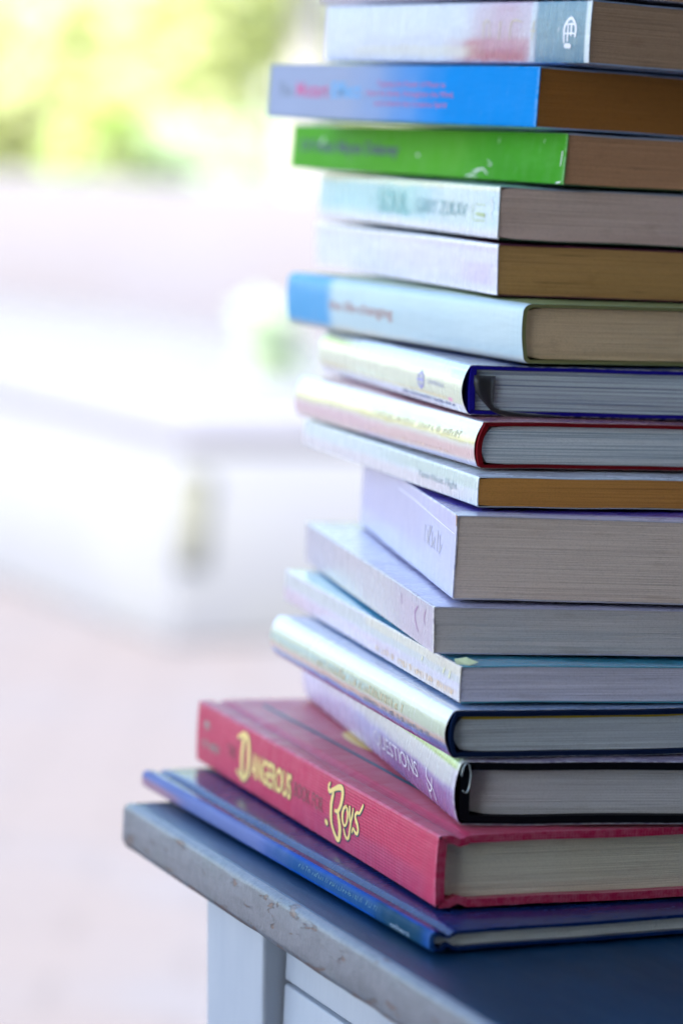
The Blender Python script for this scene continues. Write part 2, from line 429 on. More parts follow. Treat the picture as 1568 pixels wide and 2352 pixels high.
# ---------- 15: red cloth hardback
b = Book(15, 'hardcover_book', 'thick red cloth hardback with gold spine lettering ending in Boys', 15.8, bulge=.04, rc=.10, bt=.26, st=.30, over=.32,
         groove=.13, groove_x=.75, warp=.03, gap=.03, page_round=.12)
LL, TT = b.L, b.t
cloth = print_mat('red_book_cloth', (.50, .008, .065), LL, TT, [(.05, .5, .0, .4, .08, (.34, .02, .10), .6)], rough=.42, coat=.0, streak=0, blotch=.2, weave=.16, wear=.0, worn=(.75, .35, .45), edge_wear=.2, spec=.4)
cloth.node_tree.nodes['Principled BSDF'].inputs['Sheen Weight'].default_value = .15
cloth.node_tree.nodes['Principled BSDF'].inputs['Sheen Roughness'].default_value = .35
b.cover(cloth, cloth); b.pages(page_mat('pages_greenish_cream', (.56, .55, .46), raw=(0.78, 0.76, 0.6), streak=.35, gap_shade=.12, seed=15))
gold = ink_gold; sp = b.spine
w = .085
Bp = [(8.94, 2.12, .05), (9.05, 2.0, .07), (8.93, 1.84, .08), (8.62, 1.96, .08), (8.25, 2.12, .10), (7.92, 2.17, .11), (7.80, 2.0, .11), (7.84, 1.7, .10), (7.93, 1.5, .09), (8.1, 1.3, .08), (8.34, 1.27, .06)]
Bq = [(8.1, 1.3, .07), (8.0, 1.08, .10), (7.86, .75, .12), (7.9, .42, .11), (8.05, .30, .09), (8.28, .42, .08), (8.55, .68, .08), (8.68, 1.0, .10), (8.70, 1.45, .10), (8.58, 1.86, .08)]
Bd = [(9.10, .70, .10), (9.0, .66, .10)]
Op = [(7.38, 1.66, .05), (7.62, 1.5, .07), (7.68, 1.2, .08), (7.58, .98, .06), (7.40, .96, .05), (7.27, 1.15, .06), (7.25, 1.42, .07), (7.38, 1.66, .05)]
Yp = [(7.1, 1.68, .06), (7.08, 1.4, .07), (6.98, 1.2, .05), (6.86, 1.35, .05), (6.80, 1.68, .05)]
Yq = [(6.80, 1.66, .05), (6.93, 1.2, .06), (7.0, .9, .07), (7.08, .62, .07), (7.26, .54, .06), (7.42, .66, .06), (7.5, .8, .05)]
Sp = [(6.02, 2.0, .05), (6.12, 1.84, .06), (6.28, 1.66, .05), (6.46, 1.64, .06), (6.60, 1.50, .07), (6.52, 1.36, .08), (6.36, 1.22, .08), (6.30, 1.04, .07), (6.36, .92, .06), (6.52, .92, .06), (6.72, 1.02, .05), (6.80, .86, .04)]
allp = [Bp, Bq, Bd, Op, Yp, Yq, Sp]
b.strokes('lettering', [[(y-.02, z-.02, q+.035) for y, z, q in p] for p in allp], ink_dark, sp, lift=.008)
b.strokes('lettering', allp, gold, sp, lift=.020)
Dp = [[(17.35, 2.05, .16), (17.42, 1.2, .15), (17.35, .5, .16)], [(17.9, 1.9, .08), (17.35, 2.12, .10), (16.9, 1.95, .14), (16.72, 1.3, .16), (16.85, .7, .14), (17.3, .42, .12), (17.9, .6, .07)]]
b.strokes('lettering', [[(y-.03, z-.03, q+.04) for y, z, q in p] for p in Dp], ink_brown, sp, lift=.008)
b.strokes('lettering', Dp, gold, sp, lift=.020)
b.text('ANGEROUS', 16.45, 12.42, .66, 1.64, gold, sp, bold=.03, lift=.02)
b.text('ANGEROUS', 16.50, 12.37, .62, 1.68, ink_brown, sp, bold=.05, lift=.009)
b.text('THE', 18.95, 18.1, .95, 1.42, ink_brown, sp, bold=.01)
b.text('BOOK FOR', 12.15, 9.45, .92, 1.46, ink_brown, sp, bold=.0)
grn = plain('ink_faded_green', (.32, .30, .26), .5)
b.strokes('ornament', [[(21.6, 1.55, .05), (21.3, 1.75, .09), (21.0, 1.55, .05)], [(21.35, 1.35, .04), (21.3, 1.62, .06)]]+ticks(22.0, 19.9, .75, 1.12, 14, .035, 3), grn, sp)
# gold oval of the cover decoration and a dark line, half hidden under the book above
V = []; 
def on_top(bk, name, pts, mat, parent, lift=.00012):
    return link(name, [bk.dfm((x*CM, y*CM, bk.t+lift)) for x, y in pts], [tuple(range(len(pts)))], mat, parent)
on_top(b, 'cover_ornament', [(3.2+.55*math.cos(a*math.pi/12), 13.6+2.0*math.sin(a*math.pi/12)) for a in range(24)], gold, b.front)
line = plain('ink_teal_line', (.03, .12, .16), .5)
link('cover_ornament', [b.dfm((x*CM, y*CM*1.0, b.t+.0001)) for y in [1.2+.6*i for i in range(34)] for x in (1.95, 2.12)],
     [(2*i, 2*i+1, 2*i+3, 2*i+2) for i in range(33)], line, b.front)

# ---------- 14: black cloth hardback with a faded jacket
b = Book(14, 'hardcover_book', 'black hardback in a faded mauve jacket lying on the red cloth book', 14.8, bulge=.03, rc=.10, bt=.24, st=.30, over=.30,
         warp=.03, gap=.02, page_round=.1)
LL, TT = b.L, b.t
blk = plain('black_book_cloth', (.002, .003, .006), .7, .1, bump=.0002)
b.cover(blk, blk); b.pages(page_mat('pages_grey_b', (.44, .45, .48), raw=(0.62, 0.62, 0.63), streak=.35, gap_shade=.15, seed=14))
jm = print_mat('mauve_jacket', (.34, .27, .44), LL, TT, [(.0, 1.1, .55, .9, .05, (.50, .52, .48), .9), (.0, .55, .84, 1.2, .03, (.20, .38, .03), .98), (.35, 1.1, .1, .6, .10, (.45, .50, .72), .6),
               (.0, .45, -.1, .48, .07, (.24, .10, .30), .85), (.6, 1.1, -.1, 1.1, .1, (.58, .48, .64), .6)], rough=.24, coat=.5, streak=.35, wear=.4, board=(.35, .30, .42), worn=(.8, .8, .85))
jk = b.jacket(jm, off=.05, bulge=.20, y0=-.03)
b.text('QUESTIONS', 10.1, 4.25, .45, 1.06, plain('ink_mist', (.62, .60, .66), .5), jk, shear=-.3, lift=.03)
b.strokes('lettering', [[(2.45, .6, .03), (2.2, .25, .03)]], ink_white, jk, lift=.03)
b.strokes('lettering', [[(3.2, 1.15, .03), (3.15, .85, .03), (2.5, .62, .03)], [(3.15, .62, .03), (2.9, .42, .03), (2.6, .58, .03), (2.5, .95, .03)], [(3.15, .62, .03), (2.9, .2, .03)]], ink_white, jk, lift=.03)
V = []; F = []; n = 26                     # clear film curled up at the head of the spine
for i in range(n+1):
    a = -2.2+5.2*i/n
    for y in (-.0010, .003): V.append((-.0004+.0016*math.cos(a)+.0014, y, .0150+.0048*math.sin(a)))
for i in range(n): F.append((2*i, 2*i+1, 2*i+3, 2*i+2))
fm = NM('clear_film', rough=.1, spec=.6, coat=.5); fm.color((.5, .62, .66)); fm.set('Transmission Weight', .5)
o = link('jacket_film', V, F, fm.m, b.root, True); md = o.modifiers.new('s', 'SOLIDIFY'); md.thickness = .00025

# ---------- 13: dark blue hardback with crinkled striped jacket and yellow endpaper
b = Book(13, 'hardcover_book', 'navy hardback in shiny striped jacket, yellow endpaper above its pages', 13.6, bulge=.16, rc=.07, bt=.15, st=.12, over=.12,
         warp=.03, gap=.06, page_round=.13, power=2.0)
LL, TT = b.L, b.t
nv = plain('navy_book_cloth', (.002, .012, .05), .6, .12, bump=.0001)
b.cover(nv, nv); b.pages(page_mat('pages_blue_grey', (.44, .50, .55), raw=(0.6, 0.67, 0.7), streak=.5, lines=.35, line_col=(.30, .34, .38), gap_shade=.15, seed=13), top_gap=.02)
V = []; F = []; n = 30
for i in range(n+1):
    x = .25+(12.6-.25)*i/n; h = .10-.05*i/n+.01*math.sin(i*.9)
    for y in (.13, 16.0): V += [b.dfm((x*CM, y*CM, b.t-b.bt-.0002)), b.dfm((x*CM, y*CM, b.t-b.bt-.0002-h*CM))]
for i in range(n):
    k0, k1 = 4*i, 4*i+4
    F += [(k0, k1, k1+1, k0+1), (k0+2, k0+3, k1+3, k1+2), (k0, k0+2, k1+2, k1), (k0+1, k1+1, k1+3, k0+3)]
F += [(0, 1, 3, 2), (4*n, 4*n+2, 4*n+3, 4*n+1)]
link('endpaper', V, F, plain('yellow_endpaper', (.50, .36, .02), .7, .2, bump=.0001), b.root)
jm = print_mat('striped_jacket', (.50, .52, .56), LL, TT, [(-.1, 1.1, .40, .72, .05, (.40, .48, .28), .85), (-.1, 1.1, .28, .40, .06, (.62, .38, .24), .85), (-.1, 1.1, .13, .24, .05, (.12, .28, .70), .9),
               (-.1, 1.1, -.1, .12, .04, (.20, .03, .24), .98), (.4, 1.1, .5, .62, .06, (.35, .55, .55), .6), (.0, .12, -.1, .3, .05, (.05, .10, .35), .8), (-.1, 1.1, .78, 1.1, .03, (.75, .78, .82), .8)], rough=.2, coat=.7, streak=.7, wear=.5, board=(.3, .4, .6), worn=(.85, .82, .8))
jk = b.jacket(jm, off=.05, bulge=.26, y0=.10)
b.strokes('lettering', ticks(13.0, 4.0, .70, .98, 60, .022, 8, -.05), plain('ink_pale_gold', (.62, .50, .28), .4), jk)
b.strokes('lettering', ticks(8.0, 1.5, .34, .52, 40, .018, 9, -.05), ink_grey, jk)

# ---------- 12
b = Book(12, 'paperback_book', 'paperback with lilac grey pages and crinkled silvery spine, pink lower half', 13.4, bulge=.02, rc=.05, bt=.035, st=.04, warp=.03)
LL, TT = b.L, b.t
sm = print_mat('silver_pink_spine', (.62, .56, .62), LL, TT, [(-.1, 1.1, .52, .88, .05, (.50, .54, .50), .75), (-.1, .5, .70, .95, .04, (.66, .60, .45), .7), (.3, 1.1, .05, .45, .07, (.62, .42, .50), .55), (.0, .3, .05, .32, .05, (.72, .56, .42), .6)],
               rough=.24, coat=.55, streak=1.0, wear=.5, worn=(.85, .8, .72))
bd = print_mat('sky_blue_cover', (.06, .36, .50), LL, TT, [(-1, 2, -1, 2, .02, (.10, .48, .62), .4)], rough=.18, coat=.8, streak=0, wear=0, edge_wear=0)
b.cover(sm, bd); b.pages(page_mat('pages_lilac', (.50, .51, .60), raw=(0.68, 0.68, 0.8), streak=.3, lines=.12, line_col=(.30, .32, .44), gap_shade=.12, seed=12))
b.strokes('lettering', ticks(9.0, .6, .16, .40, 46, .02, 12, -.06), plain('ink_peach', (.82, .60, .36), .4), b.spine)
b.strokes('lettering', [[(1.6, .78, .05), (1.5, .92, .05)], [(1.0, .72, .06), (.95, .9, .06)], [(3.8, .8, .04), (3.75, .9, .04)]], plain('ink_cream', (.82, .78, .5), .4), b.spine)
V = []                                     # cover corner torn and lifted
link('torn_corner', [b.dfm((-.0002, .004, b.t+.0001)), b.dfm((.003, .0008, b.t+.0002)), b.dfm((.006, .001, b.t+.0012)), b.dfm((.004, .007, b.t+.0016)), b.dfm((.001, .010, b.t+.0006))], [(0, 1, 2, 3, 4)], plain('torn_cover_green', (.55, .62, .35), .7), b.front)

# ---------- 11
b = Book(11, 'paperback_book', 'grey paged paperback with scuffed mauve spine, directly under the thickest book', 13.6, bulge=.0, rc=.04, bt=.035, st=.04, warp=.025, skew=.06)
LL, TT = b.L, b.t
sm = print_mat('mauve_spine', (.46, .39, .44), LL, TT, [(.0, .25, -.1, .8, .08, (.50, .38, .46), .6), (.25, .8, -.1, 1.1, .1, (.52, .47, .47), .6), (.7, 1.1, -.1, 1.1, .1, (.44, .42, .48), .7)], rough=.30, coat=.3, streak=.8, wear=.55, worn=(.82, .78, .74), blotch=.3, edge_wear=.9)
bd = print_mat('lilac_white_cover', (.55, .52, .66), LL, TT, rough=.28, coat=.4, streak=0, wear=.2, blotch=.2, edge_wear=0)
b.cover(sm, bd); b.pages(page_mat('pages_mid_grey', (.42, .41, .43), raw=(0.6, 0.565, 0.56), streak=.45, gap_shade=.25, seed=11))
b.pieces('stain', [[(2.2, 1.25, .05), (2.6, .95, .07), (2.4, .6, .05), (2.1, .4, .03)], [(1.1, 1.3, .04), (1.3, 1.0, .05), (1.15, .8, .03)], [(4.6, 1.3, .03), (4.5, 1.0, .04)]], plain('mauve_stain', (.36, .20, .34), .5), b.spine, lift=.006)

# ---------- 10 thickest
b = Book(10, 'paperback_book', 'thickest book of the pile, pale violet paperback with creased spine', 13.2, bulge=.0, rc=.05, bt=.04, st=.05, warp=.04, skew=-.03)
LL, TT = b.L, b.t
sm = print_mat('pale_violet_spine', (.50, .48, .66), LL, TT, [(.3, 1.1, .3, 1.1, .1, (.42, .38, .52), .6), (-.1, .25, .74, 1.1, .06, (.48, .42, .58), .6)], rough=.36, coat=.2, streak=.6, wear=.3, worn=(.85, .84, .9), blotch=.15, edge_wear=.7)
bd = print_mat('deep_violet_cover', (.06, .03, .30), LL, TT, [(-1, .045, -1, 2, .02, (.6, .6, .66), .8)], rough=.3, coat=.4, streak=0, wear=.3, blotch=.2, edge_wear=0)
b.cover(sm, bd); b.pages(page_mat('pages_beige_grey', (.46, .415, .412), raw=(0.72, 0.61, 0.53), streak=.45, gap_shade=.14, seed=10))
b.strokes('crease', [[(.3, 2.16, .012), (3.5, 2.24, .018), (7.5, 2.38, .02), (11, 2.42, .014)]], plain('crease_white', (.86, .86, .92), .5), b.spine, lift=.006)
b.strokes('lettering', ticks(5.6, 2.2, 1.2, 1.9, 7, .05, 10), plain('ink_faint_gold', (.56, .53, .58), .5), b.spine)
b.pieces('scar', [[(.02, 2.5, .05), (.05, 2.72, .08), (.12, 2.8, .05)]], plain('torn_edge_brown', (.42, .22, .08), .8), b.spine)

# ---------- 9
b = Book(9, 'paperback_book', 'slim white spined paperback with orange brown pages, directly under the maroon hardback', 13.4, bulge=.02, rc=.06, bt=.03, st=.035, warp=.04)
LL, TT = b.L, b.t
sm = print_mat('white_green_spine', (.66, .68, .66), LL, TT, [(-.1, .55, .55, .9, .07, (.46, .58, .48), .7), (.1, 1.1, .1, .45, .1, (.68, .56, .58), .6), (.4, 1.1, .5, 1.1, .1, (.56, .66, .66), .6)], rough=.24, coat=.5, streak=.7, wear=.35, worn=(.85, .88, .88))
bd = print_mat('white_cover_slim', (.62, .66, .68), LL, TT, rough=.26, coat=.4, streak=0, wear=0, blotch=.1, edge_wear=0)
b.cover(sm, bd); b.pages(page_mat('pages_orange_brown', (.40, .215, .065), streak=.4, gap_shade=.1, seed=9))
b.text('Time Next Flight', 5.95, 2.0, .30, .66, plain('ink_thin_grey', (.34, .42, .42), .5), b.spine, bold=-.004)

# ---------- 8 maroon hardback
b = Book(8, 'hardcover_book', 'maroon hardback with rounded spine in a cream and pink jacket', 13.4, bulge=.18, rc=.06, bt=.11, st=.16, over=.10,
         warp=.03, gap=.03, page_round=.13, skew=-.12)
LL, TT = b.L, b.t
mr = plain('maroon_book_cloth', (.18, .002, .006), .6, .12, bump=.0001)
b.cover(mr, mr); b.pages(page_mat('pages_white_blue', (.56, .60, .62), raw=(0.78, 0.83, 0.84), streak=.6, lines=.65, line_col=(.20, .30, .37), gap_shade=.3, seed=8), top_gap=.015)
jm = print_mat('cream_pink_jacket', (.70, .64, .52), LL, TT, [(-.1, 1.1, .50, .72, .05, (.52, .46, .12), .85), (-.1, 1.1, .15, .42, .08, (.66, .38, .36), .8), (.5, 1.1, .05, .45, .1, (.66, .44, .48), .6), (-.1, 1.1, .8, 1.1, .04, (.82, .78, .78), .8), (-.1, .6, .04, .14, .03, (.34, .26, .52), .6)],
               rough=.2, coat=.7, streak=.25, wear=.2, board=(.55, .25, .28), worn=(.88, .85, .8), blotch=.2)
jk = b.jacket(jm, off=.03, bulge=.22, y0=.12)
b.strokes('lettering', ticks(9.8, 1.2, .92, 1.16, 42, .022, 81, -.04), plain('ink_pale_olive', (.60, .55, .36), .4), jk)
b.strokes('lettering', ticks(12, 2.5, .3, .34, 30, .02, 82, 0), plain('ink_peach_b', (.78, .58, .44), .4), jk)

# ---------- 7 blue hardback with ribbon
b = Book(7, 'hardcover_book', 'royal blue hardback with black ribbon marker and yellow green jacket', 13.6, bulge=.03, rc=.05, bt=.12, st=.20, over=.10,
         warp=.035, gap=.06)
LL, TT = b.L, b.t
bl = plain('royal_blue_cloth', (.010, .006, .26), .6, .12, bump=.0001)
b.cover(bl, bl); b.pages(page_mat('pages_signatures', (.50, .56, .56), streak=.6, lines=.8, line_col=(.14, .20, .34), gap_shade=.35, seed=7), top_gap=.02)
jm = print_mat('yellow_green_jacket', (.64, .64, .42), LL, TT, [(.09, 1.1, .66, .84, .015, (.50, .66, .12), .9), (-.1, .085, .66, .84, .02, (.20, .42, .62), .7), (.1, 1.1, .22, .28, .03, (.62, .48, .22), .8), (.065, .09, .2, .28, .01, (.75, .15, .4), .9),
               (-.1, 1.1, -.1, .2, .02, (.66, .66, .76), .9), (.12, 1.1, .35, .6, .05, (.66, .68, .50), .6), (-.1, 1.1, .88, 1.2, .03, (.40, .48, .66), .9)], rough=.22, coat=.6, streak=.25, wear=.2, board=(.03, .05, .22), worn=(.85, .85, .8), blotch=.15)
jk = b.jacket(jm, off=.03, bulge=.26, y0=.04)
b.pieces('emblem_stroke', [[(4.9, .95, .03), (4.6, 1.1, .05), (4.3, .95, .04), (4.3, .68, .04), (4.6, .55, .05), (4.9, .68, .03), (4.9, .95, .03)], [(4.6, .5, .05), (4.6, 1.15, .05)], [(4.95, .82, .04), (4.25, .82, .04)], [(4.8, 1.0, .03), (4.4, .6, .03)], [(4.4, 1.0, .03), (4.8, .6, .03)]], ink_violet, jk)
b.text('SHAMBHALA', 3.85, 1.95, .74, .92, plain('ink_grey_violet', (.45, .45, .55), .5), jk)
b.strokes('lettering', ticks(7.2, .95, .16, .27, 60, .018, 71, -.03), ink_navy, jk)
rb = NM('black_satin_ribbon', rough=.38, spec=.5, sheen=.3); rb.color((.006, .008, .012)); rb.bump(rb.noise((900, 900, 60), 2, .5), .0002, .6)
rp = [((.10, 1.36), (.86, 1.34)), ((.10, 1.1), (.86, 1.1)), ((.16, .85), (.85, .85)), ((.34, .6), (.84, .6)), ((.52, .42), (.82, .42)), ((.66, .28), (.90, .30)), ((.78, .16), (1.1, .22)), ((.98, .08), (1.6, .17)), ((1.3, .0), (2.3, .13)), ((1.9, -.02), (3.2, .09))]
V = []; F = []
for i, (a, c) in enumerate(rp):
    d = .0008+.0006*math.sin(i*.9)
    for q in range(5):
        f = q/4; V.append((CM*(a[0]+(c[0]-a[0])*f), b.over+b.inset-.0012-d*math.sin(f*math.pi)*.8, CM*(a[1]+(c[1]-a[1])*f)))
for i in range(len(rp)-1):
    for q in range(4): F.append((5*i+q, 5*i+q+1, 5*i+q+6, 5*i+q+5))
o = link('ribbon_marker', V, F, rb.m, b.root, True); md = o.modifiers.new('s', 'SOLIDIFY'); md.thickness = .0003

# ---------- 6
b = Book(6, 'hardcover_book', 'cream paged book in pale aqua jacket with bright blue far spine end', 13.8, bulge=.10, rc=.22, bt=.10, st=.14, over=.10,
         warp=.04, gap=.0, skew=.10)
LL, TT = b.L, b.t
ol = plain('olive_cover_lining', (.24, .25, .09), .6, .3, bump=.0001)
b.cover(ol, ol); b.pages(page_mat('pages_cream', (.56, .43, .26), raw=(0.84, 0.64, 0.38), streak=.3, gap_shade=.08, seed=6), top_gap=.03)
jm = print_mat('aqua_jacket', (.50, .62, .62), LL, TT, [(.79, 1.2, -.2, 1.2, .03, (.01, .30, .60), .97), (.2, .7, .1, .6, .12, (.42, .55, .58), .5), (.0, .2, .1, .9, .1, (.52, .62, .60), .5), (-.1, 1.1, -.1, .12, .06, (.60, .55, .46), .6)],
               rough=.38, coat=.15, streak=.3, wear=.1, board=(.22, .30, .12), worn=(.7, .75, .78), blotch=.12, edge_wear=.15)
jk = b.jacket(jm, off=.02, y0=-.01)
b.text('the life-changing', 15.6, 10.05, .70, 1.26, ink_red, jk)

# ---------- 5
b = Book(5, 'paperback_book', 'shiny white spined paperback with dark olive brown pages', 13.6, bulge=.0, rc=.05, bt=.035, st=.04, warp=.05, skew=.05)
LL, TT = b.L, b.t
sm = print_mat('white_crinkled_spine', (.70, .66, .78), LL, TT, [(-.1, 1.1, .80, .93, .04, (.55, .48, .50), .6), (.55, 1.1, .2, .85, .1, (.64, .70, .62), .6), (.02, .16, .2, .6, .06, (.50, .38, .56), .6)], rough=.26, coat=.5, streak=.5, wear=.4, worn=(.9, .9, .93), blotch=.12)
bd = print_mat('magenta_green_cover', (.12, .01, .05), LL, TT, [(.25, 1.2, -1, 2, .05, (.01, .10, .04), .8)], rough=.3, coat=.5, streak=0, wear=0, edge_wear=0)
b.cover(sm, bd); b.pages(page_mat('pages_olive_brown', (0.345, 0.230, 0.109), streak=.9, gap_shade=.85, seed=5))

# ---------- 4
b = Book(4, 'paperback_book', 'paperback with a shiny pale turquoise spine lettered ZUKAV and pinkish grey pages', 13.6, bulge=.0, rc=.07, bt=.035, st=.04, warp=.05)
LL, TT = b.L, b.t
sm = print_mat('turquoise_spine', (.46, .62, .68), LL, TT, [(.35, 1.0, .3, .95, .12, (.16, .50, .54), .7), (.4, .62, .3, .9, .08, (.12, .46, .44), .5), (-.1, 1.1, -.1, .2, .1, (.70, .68, .76), .8), (-.1, 1.1, .86, .97, .04, (.66, .64, .36), .7), (.05, .28, .2, .85, .06, (.50, .62, .58), .6)], rough=.24, coat=.6, streak=.8, wear=.5, worn=(.82, .86, .86))
bd = print_mat('grey_blue_cover', (.40, .46, .56), LL, TT, rough=.3, coat=.4, streak=0, wear=0, edge_wear=0)
gb = print_mat('dark_green_back', (.01, .07, .03), LL, TT, rough=.3, coat=.4, streak=0, wear=0, edge_wear=0)
b.cover(sm, bd, back_mat=gb); b.pages(page_mat('pages_pinkish', (.47, .37, .32), raw=(0.72, 0.56, 0.48), streak=.4, gap_shade=.2, seed=4))
b.text('GARY ZUKAV', 9.0, 3.3, .66, 1.22, ink_teal, b.spine, bold=-.006)
b.text('SOUL', 13.8, 9.9, .5, 1.45, plain('ink_sea_green', (.10, .38, .36), .5), b.spine)
b.pieces('emblem_stroke', [[(2.65, 1.15, .02), (2.6, .65, .02), (1.35, .62, .02)], [(2.3, .85, .05), (1.4, .82, .07)], [(2.3, 1.2, .015), (1.4, 1.2, .015)]], plain('ink_moss', (.42, .50, .22), .5), b.spine)
b.pieces('scar', [[(6.3, 1.0, .01), (6.2, .8, .02), (6.05, .5, .06)], [(.75, 1.45, .03), (.6, 1.15, .05), (.75, .9, .04), (.5, .6, .03)]], paper_scar, b.spine)

# ---------- 3 green
b = Book(3, 'paperback_book', 'bright green spined paperback with dark lettering, chips and brown pages', 13.6, bulge=.0, rc=.04, bt=.04, st=.04, warp=.03, skew=-.08)
LL, TT = b.L, b.t
sm = print_mat('bright_green_spine', (.045, .30, .004), LL, TT, [(.3, 1.1, -.1, 1.1, .1, (.12, .40, .02), .4)], rough=.6, coat=.0, streak=.15, wear=.15, worn=(.55, .75, .5), blotch=.25, edge_wear=.25, spec=.12)
bd = print_mat('green_white_cover', (.55, .62, .72), LL, TT, rough=.3, coat=.4, streak=0, wear=0, edge_wear=0)
bk = print_mat('dark_back_cover', (.03, .10, .02), LL, TT, rough=.4, coat=.2, streak=0, wear=0, edge_wear=0)
b.cover(sm, bd, back_mat=bk); b.pages(page_mat('pages_brown_b', (0.475, 0.263, 0.150), raw=(0.66, 0.36, 0.19), streak=.5, gap_shade=.25, seed=3))
b.text('Of Frank Mayes Delaney', 22.0, 12.85, .60, 1.26, ink_dark, b.spine, bold=.03)
b.pieces('scar', [[(7.2, .10, .012), (6.5, .26, .02), (6.2, .40, .035), (6.7, .30, .012)], [(6.4, .34, .015), (5.9, .42, .03), (5.5, .22, .015)], [(7.1, .13, .02), (6.3, .12, .015)], [(11.3, .83, .05), (11.2, .80, .05)], [(5.6, .78, .012), (5.3, .60, .018), (5.55, .58, .01)],
          [(4.9, 1.45, .012), (4.88, 1.6, .015)], [(1.6, 1.5, .01), (1.55, 1.62, .012)], [(.25, 1.2, .03), (.3, .7, .02)], [(.2, .1, .03), (.5, .05, .02)], [(19.8, 1.3, .06), (20.0, 1.1, .04)]], paper_scar, b.spine)

# ---------- 2 blue
b = Book(2, 'paperback_book', 'bright blue paperback fading to grey, with pink lettering', 13.4, bulge=.0, rc=.04, bt=.04, st=.045, warp=.02, skew=-.04)
LL, TT = b.L, b.t
sm = print_mat('blue_to_grey_spine', (.001, .24, .62), LL, TT, [(.50, 1.3, -.2, 1.2, .22, (.36, .40, .52), .95)], rough=.55, coat=.0, streak=.12, wear=.1, worn=(.5, .7, .9), blotch=.12, edge_wear=.2, spec=.04)
bd = print_mat('pale_blue_cover', (.45, .60, .85), LL, TT, rough=.3, coat=.4, streak=0, wear=0, edge_wear=0)
b.cover(sm, bd); b.pages(page_mat('pages_dark_orange', (0.310, 0.144, 0.040), streak=.3, gap_shade=.1, seed=2))
b.text('The', 18.05, 17.0, .86, 1.42, ink_grey, b.spine)
b.text('Mozart', 16.6, 14.15, .86, 1.46, ink_pink, b.spine, bold=.012)
b.text('Effect', 13.9, 11.75, .86, 1.50, ink_blue, b.spine, bold=.012)
b.text('Tapping the Power of Music to', 10.6, 5.9, 1.30, 1.56, ink_pink, b.spine)
b.text('Heal the Body, Strengthen the Mind,', 11.3, 5.3, .93, 1.19, ink_pink, b.spine)
b.text('and Unlock the Creative Spirit', 10.7, 5.7, .54, .80, ink_pink, b.spine)

# ---------- 1 top
b = Book(1, 'paperback_book', 'worn silvery paperback with a teal band at the near end of its spine', 13.4, bulge=.03, rc=.05, bt=.035, st=.045, warp=.02)
LL, TT = b.L, b.t
sm = print_mat('silver_teal_spine', (.52, .52, .58), LL, TT, [(.19, .46, .04, .40, .07, (.34, .01, .05), .9), (.19, .40, .2, 1.1, .09, (.36, .14, .24), .75), (-.1, .185, -.1, 1.2, .012, (.005, .13, .22), .95), (-.1, .016, -.1, 1.2, .004, (.6, .68, .7), .9), (.40, .9, .12, .3, .05, (.58, .54, .40), .5),
               (.185, .20, -.1, 1.2, .006, (.45, .52, .55), .7)], rough=.27, coat=.5, streak=1.0, wear=.7, worn=(.78, .78, .84), blotch=.2)
b.cover(sm, bd); b.pages(page_mat('pages_tan', (0.380, 0.253, 0.172), raw=(0.56, 0.37, 0.23), streak=.45, gap_shade=.2, seed=1))
b.pieces('emblem_stroke', [[(1.5, .75, .05), (1.5, 1.3, .06), (1.15, 1.6, .06), (.85, 1.3, .06), (.85, .95, .05)], [(1.3, .8, .05), (1.3, 1.3, .05)], [(1.1, 1.0, .05), (1.1, 1.4, .05)], [(1.4, .62, .09), (1.15, .6, .09)], [(1.45, 1.05, .03), (.9, 1.05, .03)], [(1.4, 1.38, .03), (.9, 1.38, .03)]], ink_white, b.spine)
b.strokes('lettering', [[(6.6, .9, .02), (6.6, 1.45, .03), (6.3, 1.5, .02), (6.2, .9, .02)], [(5.6, .85, .02), (5.55, 1.5, .03)], [(4.9, .85, .02), (4.8, 1.5, .03), (4.2, 1.5, .02)], [(3.5, .85, .02), (3.4, 1.5, .03)], [(3.6, 1.15, .02), (3.3, 1.15, .02)]], plain('ink_worn_gold', (.62, .52, .32), .45), b.spine)

# ---------- 0 sliver seen at the upper edge
b = Book(0, 'paperback_book', 'dull mauve book cut off by the top edge of the photo', 13.2, bulge=.0, rc=.05, bt=.035, st=.04, warp=.02)
sm = print_mat('dull_mauve_spine', (.36, .28, .32), b.L, b.t, rough=.4, coat=.2, streak=.3)
b.cover(sm, sm); b.pages(page_mat('pages_tan_b', (.36, .27, .2), streak=.4, seed=.5))

# ------------------------------------------------------------------ side table
tyaw = .431262
TX = Vector((math.cos(tyaw), math.sin(tyaw), 0)); TY = Vector((-math.sin(tyaw), math.cos(tyaw), 0))
TM = Matrix(((TX.x, TY.x, 0, -7.318*CM), (TX.y, TY.y, 0, 105.519*CM), (0, 0, 1, -.74), (0, 0, 0, 1)))
table = empty('side_table', TM)
tag(table, 'weathered dark painted side table with chipped grey edges carrying the pile of books', 'table')
H = .74
tt = NM('dark_painted_top', rough=.38, spec=.45, coat=.0, metal=.45)
tt.color(tt.mix(tt.math('MULTIPLY', tt.step(tt.noise((40, 14, 40), 5, .65), .4, .75), .7), (.001, .030, .075), (.002, .050, .12)))
tt.inp(tt.p.inputs['Roughness'], tt.math('ADD', .26, tt.math('MULTIPLY', tt.noise((30, 9, 30), 5, .7), .22)))
tt.bump(tt.noise((220, 40, 100), 5, .6), .0007, .35); tt.bump(tt.noise(900, 2, .6), .0001, .6)
te = NM('chipped_grey_edge', rough=.4, spec=.6, coat=.25, coat_rough=.25)
zt = te.math('SUBTRACT', te.z, H-.017)
nn = te.noise((90, 55, 200), 6, .7, .4)
chip = te.math('MULTIPLY', te.step(te.math('ADD', nn, te.math('MULTIPLY', te.math('SUBTRACT', 1.0, te.step(zt, .0005, .005)), .14)), .60, .625), 1.0)
cc = te.mix(te.math('MULTIPLY', te.step(te.noise((80, 60, 200), 5, .65), .35, .7), .8), (.145, .16, .185), (.10, .115, .135))
